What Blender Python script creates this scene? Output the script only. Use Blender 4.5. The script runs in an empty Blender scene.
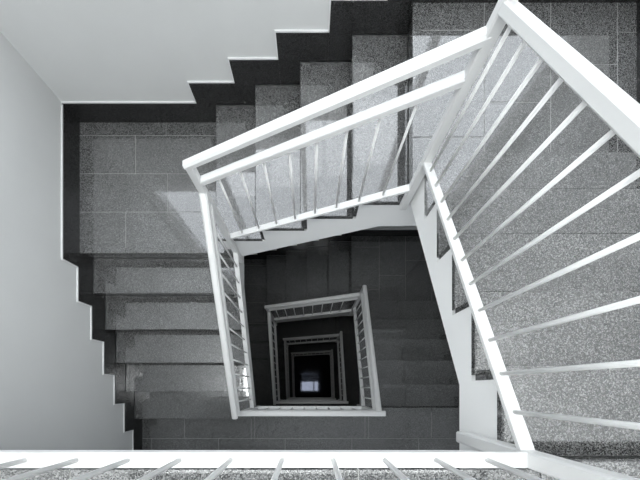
import bpy, bmesh, math, random
from mathutils import Vector
random.seed(7)
S = 0.17                      # one stair riser in metres; all lengths below are in risers
scene = bpy.context.scene
col = scene.collection

# ------------------------------------------------------------------ camera
CAM_Z = 5.1
cam_d = bpy.data.cameras.new('camera')
cam = bpy.data.objects.new('camera', cam_d)
col.objects.link(cam)
cam.location = (0, 0, CAM_Z * S)
cam.rotation_euler = (0, 0, 0)            # looking straight down the stairwell
cam_d.sensor_width = 36.0
cam_d.lens = 330.0 / 640.0 * 36.0
cam_d.shift_x = 9.5 / 640.0
cam_d.shift_y = 148.6 / 640.0
cam_d.clip_start = 0.02
scene.camera = cam

# ------------------------------------------------------------------ sky and exposure
world = bpy.data.worlds.new('overcast_sky')
scene.world = world
world.use_nodes = True
wb = world.node_tree.nodes['Background']
wb.inputs[0].default_value = (0.975, 0.99, 1.0, 1)
wb.inputs[1].default_value = 11.0
scene.view_settings.view_transform = 'Standard'
scene.view_settings.look = 'None'
scene.view_settings.gamma = 1.0
scene.view_settings.use_curve_mapping = False
scene.view_settings.exposure = 0.6
scene.cycles.max_bounces = 10
scene.cycles.diffuse_bounces = 6
scene.cycles.use_denoising = True
scene.cycles.sample_clamp_indirect = 6.0

# ------------------------------------------------------------------ shell dimensions (risers)
WL, WR, WF, WN = -11.36, 11.07, 13.08, -9.5      # wall faces: left, right, far, near
CEIL = 16.0
H = 17.0
STOREYS = 4
GROUND = -H * STOREYS
WIN = (-11.0, 10.2, -5.97, 11.5)                    # x0, x1, z0, z1 of the window in the far wall
FILL_WIN = (-2.5, 9.5, 3.5, 11.5)                       # x0, x1, z0, z1 of the unseen fill window added behind the top landing
SKY = (-11.0, 10.7, -5.4, 3.6)                       # x0, x1, y0, y1 of the skylight over the well

def portal(name, loc, rot, sx, sy):
    d = bpy.data.lights.new(name, 'AREA')
    d.shape = 'RECTANGLE'; d.size = sx * S; d.size_y = sy * S
    d.cycles.is_portal = True
    o = bpy.data.objects.new(name, d)
    o.location = [c * S for c in loc]; o.rotation_euler = rot
    col.objects.link(o)
portal('window_portal', ((WIN[0] + WIN[1]) / 2, WF + 1.55, (WIN[2] + WIN[3]) / 2), (-math.pi / 2, 0, 0), WIN[1] - WIN[0], WIN[3] - WIN[2])
for k in (0, 1):  # portals for the added fill windows
    portal('fill_window_portal', ((FILL_WIN[0] + FILL_WIN[1]) / 2, WN - 1.55, (FILL_WIN[2] + FILL_WIN[3]) / 2 - k * H), (math.pi / 2, 0, 0), FILL_WIN[1] - FILL_WIN[0], FILL_WIN[3] - FILL_WIN[2])
portal('skylight_portal', ((SKY[0] + SKY[1]) / 2, (SKY[2] + SKY[3]) / 2, CEIL + 2.6), (0, 0, 0), SKY[1] - SKY[0], SKY[3] - SKY[2])

# ------------------------------------------------------------------ materials
def new_mat(name):
    m = bpy.data.materials.new(name); m.use_nodes = True
    return m, m.node_tree.nodes, m.node_tree.links, m.node_tree.nodes['Principled BSDF']

def plaster(name, c, rough=0.75, bump=0.02):
    m, n, l, p = new_mat(name)
    geo = n.new('ShaderNodeNewGeometry')
    no = n.new('ShaderNodeTexNoise'); no.inputs['Scale'].default_value = 3.0; no.inputs['Detail'].default_value = 5
    l.new(geo.outputs['Position'], no.inputs['Vector'])
    r = n.new('ShaderNodeValToRGB')
    r.color_ramp.elements[0].position = 0.3; r.color_ramp.elements[1].position = 0.7
    r.color_ramp.elements[0].color = [x * 0.965 for x in c] + [1]
    r.color_ramp.elements[1].color = list(c) + [1]
    l.new(no.outputs['Fac'], r.inputs['Fac']); l.new(r.outputs['Color'], p.inputs['Base Color'])
    f = n.new('ShaderNodeTexNoise'); f.inputs['Scale'].default_value = 220.0
    l.new(geo.outputs['Position'], f.inputs['Vector'])
    b = n.new('ShaderNodeBump'); b.inputs['Strength'].default_value = bump; b.inputs['Distance'].default_value = 0.002
    l.new(f.outputs['Fac'], b.inputs['Height']); l.new(b.outputs['Normal'], p.inputs['Normal'])
    p.inputs['Roughness'].default_value = rough
    return m

def granite(name, dark, mid, light, rough=0.13, ior=1.75, tint=(1, 1, 1)):
    m, n, l, p = new_mat(name)
    geo = n.new('ShaderNodeNewGeometry')
    a = n.new('ShaderNodeTexNoise'); a.inputs['Scale'].default_value = 210.0; a.inputs['Detail'].default_value = 3; a.inputs['Roughness'].default_value = 0.65
    l.new(geo.outputs['Position'], a.inputs['Vector'])
    v = n.new('ShaderNodeTexVoronoi'); v.inputs['Scale'].default_value = 300.0
    l.new(geo.outputs['Position'], v.inputs['Vector'])
    big = n.new('ShaderNodeTexNoise'); big.inputs['Scale'].default_value = 4.0; big.inputs['Detail'].default_value = 4
    l.new(geo.outputs['Position'], big.inputs['Vector'])
    sep = n.new('ShaderNodeSeparateColor'); l.new(v.outputs['Color'], sep.inputs[0])
    mx = n.new('ShaderNodeMix'); mx.data_type = 'FLOAT'; mx.inputs[0].default_value = 0.42
    l.new(a.outputs['Fac'], mx.inputs[2]); l.new(sep.outputs[0], mx.inputs[3])
    r = n.new('ShaderNodeValToRGB'); e = r.color_ramp.elements
    e[0].position = 0.30; e[0].color = (dark, dark, dark, 1)
    e[1].position = 0.72; e[1].color = (light, light, light * 0.99, 1)
    k = e.new(0.5); k.color = (mid, mid, mid, 1)
    l.new(mx.outputs[0], r.inputs['Fac'])
    mr = n.new('ShaderNodeMapRange'); mr.inputs[1].default_value = 0.3; mr.inputs[2].default_value = 0.7
    mr.inputs[3].default_value = 0.88; mr.inputs[4].default_value = 1.1
    l.new(big.outputs['Fac'], mr.inputs[0])
    mul = n.new('ShaderNodeVectorMath'); mul.operation = 'SCALE'
    l.new(r.outputs['Color'], mul.inputs[0]); l.new(mr.outputs[0], mul.inputs['Scale'])
    l.new(mul.outputs[0], p.inputs['Base Color'])
    p.inputs['Roughness'].default_value = rough
    p.inputs['IOR'].default_value = ior
    p.inputs['Specular Tint'].default_value = list(tint) + [1]
    return m

def paint(name, c, rough):
    m, n, l, p = new_mat(name)
    geo = n.new('ShaderNodeNewGeometry')
    no = n.new('ShaderNodeTexNoise'); no.inputs['Scale'].default_value = 25.0; no.inputs['Detail'].default_value = 3
    l.new(geo.outputs['Position'], no.inputs['Vector'])
    mr = n.new('ShaderNodeMapRange'); mr.inputs[3].default_value = rough * 0.85; mr.inputs[4].default_value = rough * 1.2
    l.new(no.outputs['Fac'], mr.inputs[0]); l.new(mr.outputs[0], p.inputs['Roughness'])
    p.inputs['Base Color'].default_value = list(c) + [1]
    return m

def pane_glass(name, tint):
    m, n, l, p = new_mat(name)
    n.remove(p)
    t = n.new('ShaderNodeBsdfTransparent'); t.inputs[0].default_value = tint
    g = n.new('ShaderNodeBsdfGlossy'); g.inputs['Roughness'].default_value = 0.02
    mix = n.new('ShaderNodeMixShader'); mix.inputs[0].default_value = 0.06
    l.new(t.outputs[0], mix.inputs[1]); l.new(g.outputs[0], mix.inputs[2])
    l.new(mix.outputs[0], n['Material Output'].inputs['Surface'])
    return m

M = dict(
    wall=plaster('white_wall_plaster', (0.60, 0.605, 0.60)),
    concrete=plaster('white_stringer_plaster', (0.83, 0.83, 0.825)),
    granite=granite('grey_speckled_granite', 0.020, 0.080, 0.215, 0.045, 2.15),
    skirt=granite('dark_granite_skirting', 0.006, 0.013, 0.04, 0.2, 1.45),
    grout=plaster('pale_grout', (0.3, 0.3, 0.29), 0.9),
    steel=paint('white_lacquered_steel', (0.62, 0.62, 0.615), 0.32),
    bead=paint('white_sealant_bead', (0.70, 0.70, 0.70), 0.5),
    frame=paint('white_window_frame', (0.75, 0.75, 0.75), 0.4),
    glass=pane_glass('dimming_window_glass', (0.40, 0.41, 0.42, 1)),  # tint added to hold window daylight below the skylight
    clear=pane_glass('clear_skylight_glass', (0.96, 0.97, 0.97, 1)),
    polished=granite('polished_ground_floor_granite', 0.006, 0.012, 0.025, 0.03, 1.42, (0.68, 0.74, 0.95)),  # blue of the reflected sky is put into the specular tint
)

# ------------------------------------------------------------------ helpers
def tag(o, label=None, cat=None, group=None, kind=None):
    if label: o['label'] = label
    if cat: o['category'] = cat
    if group: o['group'] = group
    if kind: o['kind'] = kind
    return o

def empty(name, loc):
    o = bpy.data.objects.new(name, None)
    o.empty_display_size = 0.1
    o.location = [c * S for c in loc]
    col.objects.link(o)
    return o

ORIGIN = {}
def link(name, me, parent=None, loc=(0, 0, 0)):
    """loc is in world risers; the mesh is local to loc"""
    o = bpy.data.objects.new(name, me)
    w = Vector(loc) * S
    col.objects.link(o)
    if parent is not None:
        o.parent = parent
        o.location = w - Vector(ORIGIN.get(parent.name, parent.location))
    else:
        o.location = w
    ORIGIN[o.name] = w.copy()
    return o

def mesh(name, verts, faces, mats, loc=(0, 0, 0), idx=None, smooth=False):
    me = bpy.data.meshes.new(name)
    L = Vector(loc)
    me.from_pydata([(Vector(v) - L) * S for v in verts], [], faces)
    for m in (mats if isinstance(mats, list) else [mats]): me.materials.append(m)
    bm = bmesh.new(); bm.from_mesh(me); bmesh.ops.recalc_face_normals(bm, faces=bm.faces); bm.to_mesh(me); bm.free()
    if idx:
        for f, i in zip(me.polygons, idx): f.material_index = i
    if smooth:
        for f in me.polygons: f.use_smooth = True
    return me

def box_vf(x0, x1, y0, y1, z0, z1):
    v = [(x0, y0, z0), (x1, y0, z0), (x1, y1, z0), (x0, y1, z0), (x0, y0, z1), (x1, y0, z1), (x1, y1, z1), (x0, y1, z1)]
    f = [(0, 3, 2, 1), (4, 5, 6, 7), (0, 1, 5, 4), (1, 2, 6, 5), (2, 3, 7, 6), (3, 0, 4, 7)]
    return v, f

def box(name, b, m, parent=None):
    v, f = box_vf(*b)
    c = ((b[0] + b[1]) / 2, (b[2] + b[3]) / 2, b[4])
    return link(name, mesh(name, v, f, m, c), parent, c)

def boxes(name, bs, m, parent=None):
    V, F = [], []
    for b in bs:
        v, f = box_vf(*b); k = len(V); V += v; F += [tuple(i + k for i in q) for q in f]
    c = V[0]
    return link(name, mesh(name, V, F, m, c), parent, c)

def chamfer_box(name, b, m, parent=None, e=0.02):
    """box with its top edges chamfered"""
    x0, x1, y0, y1, z0, z1 = b
    v = [(x0, y0, z0), (x1, y0, z0), (x1, y1, z0), (x0, y1, z0),
         (x0, y0, z1 - e), (x1, y0, z1 - e), (x1, y1, z1 - e), (x0, y1, z1 - e),
         (x0 + e, y0 + e, z1), (x1 - e, y0 + e, z1), (x1 - e, y1 - e, z1), (x0 + e, y1 - e, z1)]
    f = [(0, 3, 2, 1), (8, 9, 10, 11)]
    for k in range(4):
        j = (k + 1) % 4
        f += [(k, j, 4 + j, 4 + k), (4 + k, 4 + j, 8 + j, 8 + k)]
    c = ((x0 + x1) / 2, (y0 + y1) / 2, z0)
    return link(name, mesh(name, v, f, m, c), parent, c)

def extrude(name, pts, axis, a, b, m, parent=None):
    """polygon pts (u, z) extruded along axis; axis 'x': u is y; axis 'y': u is x"""
    mk = (lambda u, z, t: (t, u, z)) if axis == 'x' else (lambda u, z, t: (u, t, z))
    n = len(pts)
    v = [mk(u, z, a) for u, z in pts] + [mk(u, z, b) for u, z in pts]
    f = [tuple(range(n)), tuple(range(2 * n - 1, n - 1, -1))]
    f += [(i, (i + 1) % n, n + (i + 1) % n, n + i) for i in range(n)]
    c = v[0]
    return link(name, mesh(name, v, f, m, c), parent, c)

def bar(name, p, q, w, h, m, parent=None, ch=0.22):
    """straight steel bar of chamfered rectangular section, width w across, height h in the vertical plane"""
    p, q = Vector(p), Vector(q)
    d = (q - p).normalized()
    if abs(d.z) > 0.99:
        side, up = Vector((1, 0, 0)), Vector((0, 1, 0))
    else:
        side = d.cross(Vector((0, 0, 1))).normalized(); up = side.cross(d).normalized()
    c = min(w, h) * ch
    sec = [(w/2 - c, -h/2), (w/2, -h/2 + c), (w/2, h/2 - c), (w/2 - c, h/2), (-w/2 + c, h/2), (-w/2, h/2 - c), (-w/2, -h/2 + c), (-w/2 + c, -h/2)]
    v = [tuple(p + side * a + up * b) for a, b in sec] + [tuple(q + side * a + up * b) for a, b in sec]
    f = [tuple(range(8)), tuple(range(15, 7, -1))] + [(i, (i + 1) % 8, 8 + (i + 1) % 8, 8 + i) for i in range(8)]
    return link(name, mesh(name, v, f, m, tuple(p)), parent, tuple(p))

_rod = {}
def rod_mesh(hgt, rad, m):
    key = (round(hgt, 3), rad)
    if key not in _rod:
        n = 10; v = []; f = []
        for z in (0, hgt):
            v += [(rad * math.cos(t * math.tau / n), rad * math.sin(t * math.tau / n), z) for t in range(n)]
        f = [tuple(range(n)), tuple(range(2 * n - 1, n - 1, -1))] + [(i, (i + 1) % n, n + (i + 1) % n, n + i) for i in range(n)]
        me = mesh('baluster', v, f, m)
        for p_ in me.polygons: p_.use_smooth = len(p_.vertices) == 4
        _rod[key] = me
    return _rod[key]

# ------------------------------------------------------------------ room shell
T = 1.5
wall_left = tag(box('wall_left', (WL - T, WL, WN - T, WF + T, GROUND - 1, CEIL), M['wall']), 'white plastered stairwell wall beside the flight with six risers', kind='structure')
wall_right = tag(box('wall_right', (WR, WR + T, WN - T, WF + T, GROUND - 1, CEIL), M['wall']), 'white plastered stairwell wall beside the first flight down', kind='structure')
nx0, nx1, nz0, nz1 = FILL_WIN
wall_near = tag(boxes('wall_near', [(WL, WR, WN - T, WN, GROUND - 1, nz0 - H), (WL, WR, WN - T, WN, nz1 - H, nz0), (WL, WR, WN - T, WN, nz1, CEIL)]
    + [(a, b, WN - T, WN, nz0 - k * H, nz1 - k * H) for a, b in ((WL, nx0), (nx1, WR)) for k in (0, 1)], M['wall']), 'white plastered wall behind the storey landings', kind='structure')
x0, x1, z0, z1 = WIN
wall_far = tag(boxes('wall_far', [(WL, WR, WF, WF + T, GROUND - 1, z0), (WL, WR, WF, WF + T, z1, CEIL), (WL, x0, WF, WF + T, z0, z1), (x1, WR, WF, WF + T, z0, z1)], M['wall']), 'white plastered stairwell wall below the wide window', kind='structure')
sx0, sx1, sy0, sy1 = SKY
tag(boxes('ceiling', [(WL, sx0, WN, WF, CEIL, CEIL + 2.5), (sx1, WR, WN, WF, CEIL, CEIL + 2.5), (sx0, sx1, WN, sy0, CEIL, CEIL + 2.5), (sx0, sx1, sy1, WF, CEIL, CEIL + 2.5)], M['wall']), 'white ceiling with skylight opening above the well', kind='structure')

# window in the far wall: dark bar low down, wide panes above
fy0, fy1 = WF + 0.5, WF + 0.9
tr0, tr1 = -5.3, -4.5
cuts = [x0 + (x1 - x0) * k / 4 for k in range(5)]
fb = [(x0, x1, fy0, fy1, z0, z0 + 0.08), (x0, x1, fy0, fy1, z1 - 0.3, z1), (x0, x1, fy0 - 0.1, fy1, tr0, tr1)]
fb += [(c - 0.15, c + 0.15, fy0, fy1, z0, z1) for c in (x0 + 0.15, cuts[1], cuts[2], cuts[3], x1 - 0.15)]
window = tag(boxes('window_1', fb, M['frame']), 'wide stairwell window with deep transom in the far wall', kind='structure')
for a, b in zip(cuts[:-1], cuts[1:]):
    box('pane', (a + 0.15, b - 0.15, fy0 + 0.18, fy0 + 0.22, tr1, z1 - 0.3), M['glass'], window)
    box('pane', (a + 0.15, b - 0.15, fy0 + 0.18, fy0 + 0.22, z0 + 0.08, tr0), M['glass'], window)
fb = [(sx0, sx1, sy0, sy0 + 0.3, CEIL + 1.6, CEIL + 2.1), (sx0, sx1, sy1 - 0.3, sy1, CEIL + 1.6, CEIL + 2.1),
      (sx0, sx0 + 0.3, sy0, sy1, CEIL + 1.6, CEIL + 2.1), (sx1 - 0.3, sx1, sy0, sy1, CEIL + 1.6, CEIL + 2.1)]
sc_ = [sx0, -5.2, 1.6, 4.7, sx1]
fb += [(c - 0.25, c + 0.25, sy0, sy1, CEIL + 1.6, CEIL + 2.1) for c in sc_[1:-1]]
sky_w = tag(boxes('window_2', fb, M['frame']), 'framed skylight in the ceiling above the well', kind='structure')
for a, b in zip(sc_[:-1], sc_[1:]):
    box('pane', (a + 0.25, b - 0.25, sy0 + 0.3, sy1 - 0.3, CEIL + 1.83, CEIL + 1.87), M['clear'], sky_w)

ny0, ny1 = WN - 0.9, WN - 0.5
ncut = [nx0 + (nx1 - nx0) * k / 3 for k in range(4)]
for k in (0, 1):  # unseen windows added to brighten the stringers and the wall under the landing
    za, zc = nz0 - k * H, nz1 - k * H
    fb = [(nx0, nx1, ny0, ny1, za, za + 0.3), (nx0, nx1, ny0, ny1, zc - 0.3, zc)]
    fb += [(c - 0.15, c + 0.15, ny0, ny1, za, zc) for c in (nx0 + 0.15, ncut[1], ncut[2], nx1 - 0.15)]
    fill_w = tag(boxes('window_%d' % (3 + k), fb, M['frame']), 'three pane window added for fill light in the wall behind the %s landing' % ('top', 'second highest')[k], kind='structure')
    for a, b in zip(ncut[:-1], ncut[1:]):
        box('pane', (a + 0.15, b - 0.15, ny0 + 0.18, ny0 + 0.22, za + 0.3, zc - 0.3), M['glass'], fill_w)

# ------------------------------------------------------------------ stair geometry tables (risers)
ORD = ['first', 'second', 'third', 'fourth', 'fifth', 'sixth', 'seventh', 'eighth', 'ninth', 'tenth', 'eleventh', 'twelfth']
STOREY_NAME = ['top', 'second highest', 'third highest', 'fourth highest', 'lowest']
TH, RT, OV, GAP = 0.18, 0.12, 0.15, 0.02       # tread thickness, riser plate thickness, nosing overhang
SLAB = 2.8
N_R = [-1.12, 0.445, 2.111, 3.832, 5.545, 7.263]
N_R1 = [-1.27, 0.322, 2.089, 3.795, 5.528, 7.276]
N_T = [3.431, 1.54, -0.417, -2.371, -4.338]
N_L = [6.606, 4.943, 3.242, 1.482, -0.207, -1.944]
X_R, X_L, Y_T = 3.55, -3.78, 6.83               # inner ends of the treads
R_X, R_XL, R_Y = 3.39, -3.62, 6.66              # rail planes

def tile_floor(floor, rect, z, rows, axis='x', length=3.5, offs=(0,), th=0.1, mat=None):
    """rows: list of boundaries across; tiles of given length run along axis with per-row offset"""
    x0, x1, y0, y1 = rect
    g = 0.009
    lo, hi = (x0, x1) if axis == 'x' else (y0, y1)
    for i, (a, b) in enumerate(zip(rows[:-1], rows[1:])):
        o = offs[i % len(offs)]
        cut = [lo]
        k = math.ceil((lo - o) / length + 0.04)
        while o + k * length < hi - 0.15:
            cut.append(o + k * length); k += 1
        cut.append(hi)
        for c, d in zip(cut[:-1], cut[1:]):
            bb = (c + g, d - g, a + g, b - g) if axis == 'x' else (a + g, b - g, c + g, d - g)
            chamfer_box('floor_tile', (*bb, z - th, z), mat or M['granite'], floor, 0.008)

def slab(label, rects, z, depth=SLAB, th=0.1):
    V, F, I = [], [], []
    for (x0, x1, y0, y1) in rects:
        v, f = box_vf(x0, x1, y0, y1, z - depth, z - 0.015)
        k = len(V); V += v; F += [tuple(i + k for i in q) for q in f]; I += [0, 1, 0, 0, 0, 0]
    c = (rects[0][0], rects[0][2], z)
    o = link('floor', mesh('floor', V, F, [M['concrete'], M['grout']], c, I), None, c)
    return tag(o, label, kind='structure')

def flight(axis, sgn, nos, ztop, inner, outer, soff_pts, label):
    """steps descending along sgn*axis ('y' or 'x'); nos: nosing positions, the first one belongs to the landing above"""
    mid = (inner + outer) / 2
    root = empty('stair_flight', (mid, nos[-1], ztop - len(nos)) if axis == 'y' else (nos[-1], mid, ztop - len(nos)))
    ORIGIN[root.name] = Vector(root.location)
    tag(root, label, 'stair flight', 'granite stair flights around the well')
    def B(u0, u1, z0, z1):
        lo, hi = min(u0, u1), max(u0, u1); a, b = min(inner, outer), max(inner, outer)
        return (a, b, lo, hi, z0, z1) if axis == 'y' else (lo, hi, a, b, z0, z1)
    # white body: zigzag on top, sloping soffit below
    pts = [(nos[0] - sgn * (OV + RT + 0.25), ztop - TH - 0.02)]
    for k, nz in enumerate(nos):
        u = nz - sgn * (OV + RT)
        pts += [(u, ztop - k - TH - 0.02), (u, ztop - k - 1 - TH - 0.02)]
    pts.append((nos[-1] + sgn * 0.02, ztop - len(nos) - TH - 0.02))
    pts += soff_pts
    d = 0.015 if inner < outer else -0.015
    extrude('stringer', pts, 'x' if axis == 'y' else 'y', inner + d, outer, M['concrete'], root)
    for k, nz in enumerate(nos):
        z = ztop - k
        top = z - (TH if k else 0.1)
        face = nz - sgn * OV
        bb = B(face - sgn * RT, face, z - 1, top)
        box('riser', bb, M['granite'], root)
        if k > 0:
            back = nos[k - 1] - sgn * OV
            chamfer_box('tread', B(back, nz, z - TH, z), M['granite'], root, 0.03)
    return root

def skirting(wall, axis, sgn, nos, ztop, plane, th, start, end, hs=1.03, ext=0.68):
    """stepped granite skirting: one piece per step along a wall"""
    a, b = plane, plane + th
    ax = 'x' if axis == 'y' else 'y'
    n = len(nos)
    prev = start
    for k in range(n + 1):
        z = ztop - k
        if k < n:
            e = nos[k] + sgn * ext
            pts = [(prev + sgn * 0.006, z + hs), (e, z + hs), (e, z - 1), (nos[k] - sgn * OV, z - 1), (nos[k] - sgn * OV, z - TH), (nos[k] + sgn * 0.004, z - TH), (nos[k] + sgn * 0.004, z), (prev + sgn * 0.006, z)]
        else:
            e = end
            pts = [(prev + sgn * 0.006, z + hs), (e, z + hs), (e, z), (prev + sgn * 0.006, z)]
        if abs(e - prev) > 0.05:
            extrude('skirting_tile', pts, ax, a, b, M['skirt'], wall)
            w = 0.05
            o_ = [(prev + sgn * 0.006, z + hs), (e, z + hs), (e, z + hs - 1)] if k < n else [(prev + sgn * 0.006, z + hs), (e, z + hs)]
            o2 = [(prev + sgn * w, z + hs + w), (e + sgn * w, z + hs + w), (e + sgn * w, z + hs - 1 + w)] if k < n else [(prev + sgn * w, z + hs + w), (e, z + hs + w)]
            extrude('skirting_bead', o_ + o2[::-1], ax, a, a + th * 0.6, M['bead'], wall)
        prev = e

def railing(label, p, q, bot, r2, r1, n, post_lo, post_hi, first=None, step=None, ext0=0.0, ext1=0.12, group='white steel railings around the well'):
    """p -> q plan ends with z of the reference (nosing) line; bot, r2, r1 are heights above it"""
    p, q = Vector(p), Vector(q)
    root = empty('stair_railing', (q.x, q.y, q.z))
    ORIGIN[root.name] = Vector(root.location)
    tag(root, label, 'railing', group)
    up = lambda v, h: (v.x, v.y, v.z + h)
    d = (q - p).normalized()
    bar('bottom_rail', up(p, bot), up(q, bot), 0.235, 0.10, M['steel'], root, 0.12)
    bar('top_rail', up(p, r2), up(q, r2), 0.235, 0.20, M['steel'], root, 0.15)
    bar('handrail', up(p - d * ext0, r1), up(q + d * ext1, r1), 0.27, 0.24, M['steel'], root, 0.25)
    hgt = r2 - bot
    rm = rod_mesh(hgt, 0.038, M['steel'])
    L = (q - p).xy.length
    for k in range(n):
        t = (first + step * k) / L if first is not None else (k + 1) / (n + 1)
        if t > 0.985: break
        v = p.lerp(q, t)
        link('baluster', rm, root, up(v, bot))
    for (v, lo, hi) in ((q, post_lo, post_hi),):
        if lo is not None:
            bar('post', (v.x, v.y, lo), (v.x, v.y, hi), 0.25, 0.25, M['steel'], root, 0.12)
    return root

def landing_labels(s): return STOREY_NAME[s]

# ------------------------------------------------------------------ storeys
for s in range(STOREYS):
    zb = -H * s
    ox, oy = 0.05 * s, -0.16 * s
    nR = [v + oy * 0.0 for v in (N_R if s == 0 else N_R1)]
    nT = [v + ox for v in N_T]
    nL = [v for v in N_L]
    XR, XL, YT = X_R + ox + (0.1 if s else 0), X_L + ox, Y_T + oy * 0.3
    rX, rXL, rY = R_X + ox + (0.1 if s else 0), R_XL + ox, R_Y + oy * 0.3
    rYB = -1.08 if s == 0 else -1.28 + oy + 0.16
    yE = rYB - 0.17
    # --- storey landing
    first_edge = nR[0]
    if s == 0:
        rects = [(WL, XR, WN, yE), (XR, WR, WN, first_edge - OV - RT - 0.02)]
    else:
        rects = [(XL, XR, WN, yE), (XR, WR, WN, first_edge - OV - RT - 0.02), (WL, XL, WN, nL[-1] + OV)]
    fl = slab('grey granite tiled landing at the %s storey of the stairwell' % STOREY_NAME[s], rects, zb, 1.6)
    if s <= 1:
        joint = -3.35
        rows = [WN, WN + 2.05, joint - 2.05, joint] if s else [WN, WN + 2.0, -5.3, -3.35]
        if s == 0:
            tile_floor(fl, (WL, WR, WN, joint), zb, rows, 'x', 4.47, (-6.17, -3.92))
            tile_floor(fl, (WL, XR, joint, yE + 0.01), zb, [joint, yE + 0.01], 'x', 4.47, (-3.73,))
            tile_floor(fl, (XR, WR, joint, first_edge), zb, [joint, first_edge], 'x', 4.47, (8.6,))
        else:
            tile_floor(fl, (WL, WR, WN, joint), zb, rows, 'x', 4.47, (-3.9, -1.7, -1.7 ))
            tile_floor(fl, (WL, XL, joint, nL[-1] + OV), zb, [joint, nL[-1] + OV], 'x', 4.47, (-8.44,))
            tile_floor(fl, (XL, XR + 0.2, joint, yE + 0.01), zb, [joint, yE + 0.01], 'x', 7.57, (-3.92,))
            tile_floor(fl, (XR + 0.2, WR, joint, first_edge), zb, [joint, first_edge], 'x', 4.47, (8.1,))
    else:
        for i, (a, b, c, d) in enumerate(rects):
            chamfer_box('floor_tile', (a, b, c, d + (0 if i != 1 else OV), zb - 0.1, zb), M['granite'], fl, 0.008)
    # --- right flight (first of the storey)
    i0 = 3 * s
    flight('y', 1, nR, zb, XR, WR - 0.1, [(nR[-1], zb - 7.05), (0.09, zb - SLAB), (nR[0] - OV - RT - 0.25, zb - SLAB)],
           'grey granite stair flight with white stringer, %s flight down from the top landing' % ORD[i0])
    # --- right landing
    zr = zb - 6
    fr = slab('grey granite tiled corner landing between the %s and %s flights down' % (ORD[i0], ORD[i0 + 1]),
              [(nT[0] + OV + RT + 0.02, WR, YT + 0.03, WF)], zr)
    e0 = nR[-1] - OV
    if s <= 1:
        cols = [nT[0], 5.85, 8.09, 10.33, WR]
        for i, (a, b) in enumerate(zip(cols[:-1], cols[1:])):
            tile_floor(fr, (a, b, e0, WF), zr, [a, b], 'y', 3.6, ((12.06, 9.64, 10.92, 12.0)[i],))
    else:
        chamfer_box('floor_tile', (nT[0], WR, e0, WF, zr - 0.1, zr), M['granite'], fr, 0.008)
    # --- top flight
    zt = zr
    zn = lambda x: zt - (nT[0] - x) / 1.942
    flight('x', -1, nT, zt, YT, WF - 0.1, [(nT[-1], zn(nT[-1]) - 2.38), (nT[0] - 0.55, zt - SLAB), (nT[0] + OV + RT + 0.25, zt - SLAB)],
           'grey granite stair flight with white stringer, %s flight down from the top landing' % ORD[i0 + 1])
    # --- upper left landing
    zl = zb - 11
    fu = slab('grey granite tiled corner landing between the %s and %s flights down' % (ORD[i0 + 1], ORD[i0 + 2]),
              [(WL, XL - 0.03, nL[0] + OV + RT + 0.02, WF)], zl)
    xe = nT[-1] + OV
    if s <= 1:
        tile_floor(fu, (WL, xe, nL[0], WF), zl, [nL[0], 8.62, 10.49, 12.35, WF], 'x', 4.42, (-4.6, -6.98, -8.54, -7.05))
    else:
        chamfer_box('floor_tile', (WL, xe, nL[0], WF, zl - 0.1, zl), M['granite'], fu, 0.008)
    # --- left flight
    znl = lambda y: zl - (nL[0] - y) / 1.71
    flight('y', -1, nL, zl, XL, WL + 0.1, [(nL[-1], znl(nL[-1]) - 2.35), (nL[0] - 0.8, zl - SLAB), (nL[0] + OV + RT + 0.25, zl - SLAB)],
           'grey granite stair flight with white stringer, %s flight down from the top landing' % ORD[i0 + 2])
    # --- skirting pieces on the walls
    skirting(wall_right, 'y', 1, nR, zb, WR, -0.1, WN, WF)
    skirting(wall_far, 'x', -1, nT, zr, WF, -0.1, WR - 0.1, WL, ext=0.85)
    skirting(wall_left, 'y', -1, nL, zl, WL, 0.1, WF - 0.1, WN)
    # --- railings
    RL = 'white steel railing with slim bars on the %s flight down from the top landing'
    znr = lambda y: zb - 1 - (y - 0.445) / 1.705
    if s == 0:
        railing('white steel railing with slim bars along the edge of the top landing', (WL + 0.02, rYB, zb), (rX, rYB, zb), 0.08, 4.5, 5.3, 20,
                zb - 2.3, zb + 5.3, first=rX - WL - 0.02 - 0.72 - 0.775 * 18, step=0.775)
    else:
        railing('white steel railing with slim bars along the %s storey landing' % STOREY_NAME[s], (rXL, rYB, zb), (rX, rYB, zb), 0.08, 4.3, 5.15, 8,
                zb - 2.3, zb + 5.15, ext1=0.3)
    railing(RL % ORD[i0], (rX, rYB, znr(rYB)), (rX, rY, znr(rY)), 0.08, 4.0, 5.1, 11, zr - 1.0, znr(rY) + 5.02, first=0.69, step=0.653)
    railing(RL % ORD[i0 + 1], (rX, rY, zn(rX)), (rXL, rY, zn(rXL)), 0.22, 4.08, 4.93, 8, zl - 1.0, zn(rXL) + 4.86, first=rX - 2.49, step=0.772)
    yend = -1.30 - 0.16 * s
    railing(RL % ORD[i0 + 2], (rXL, rY, znl(rY)), (rXL, yend, znl(yend)), 0.2, 4.3, 4.95, 11, zl - 6 - 1.0, zl - 6 + 5.1)

# ------------------------------------------------------------------ ground floor
gf = slab('polished grey granite ground floor at the foot of the stairwell', [(WL, WR, WN, WF)], GROUND, 1.0)
chamfer_box('floor_tile', (WL, WR, WN, WF, GROUND - 0.1, GROUND), M['polished'], gf, 0.008)
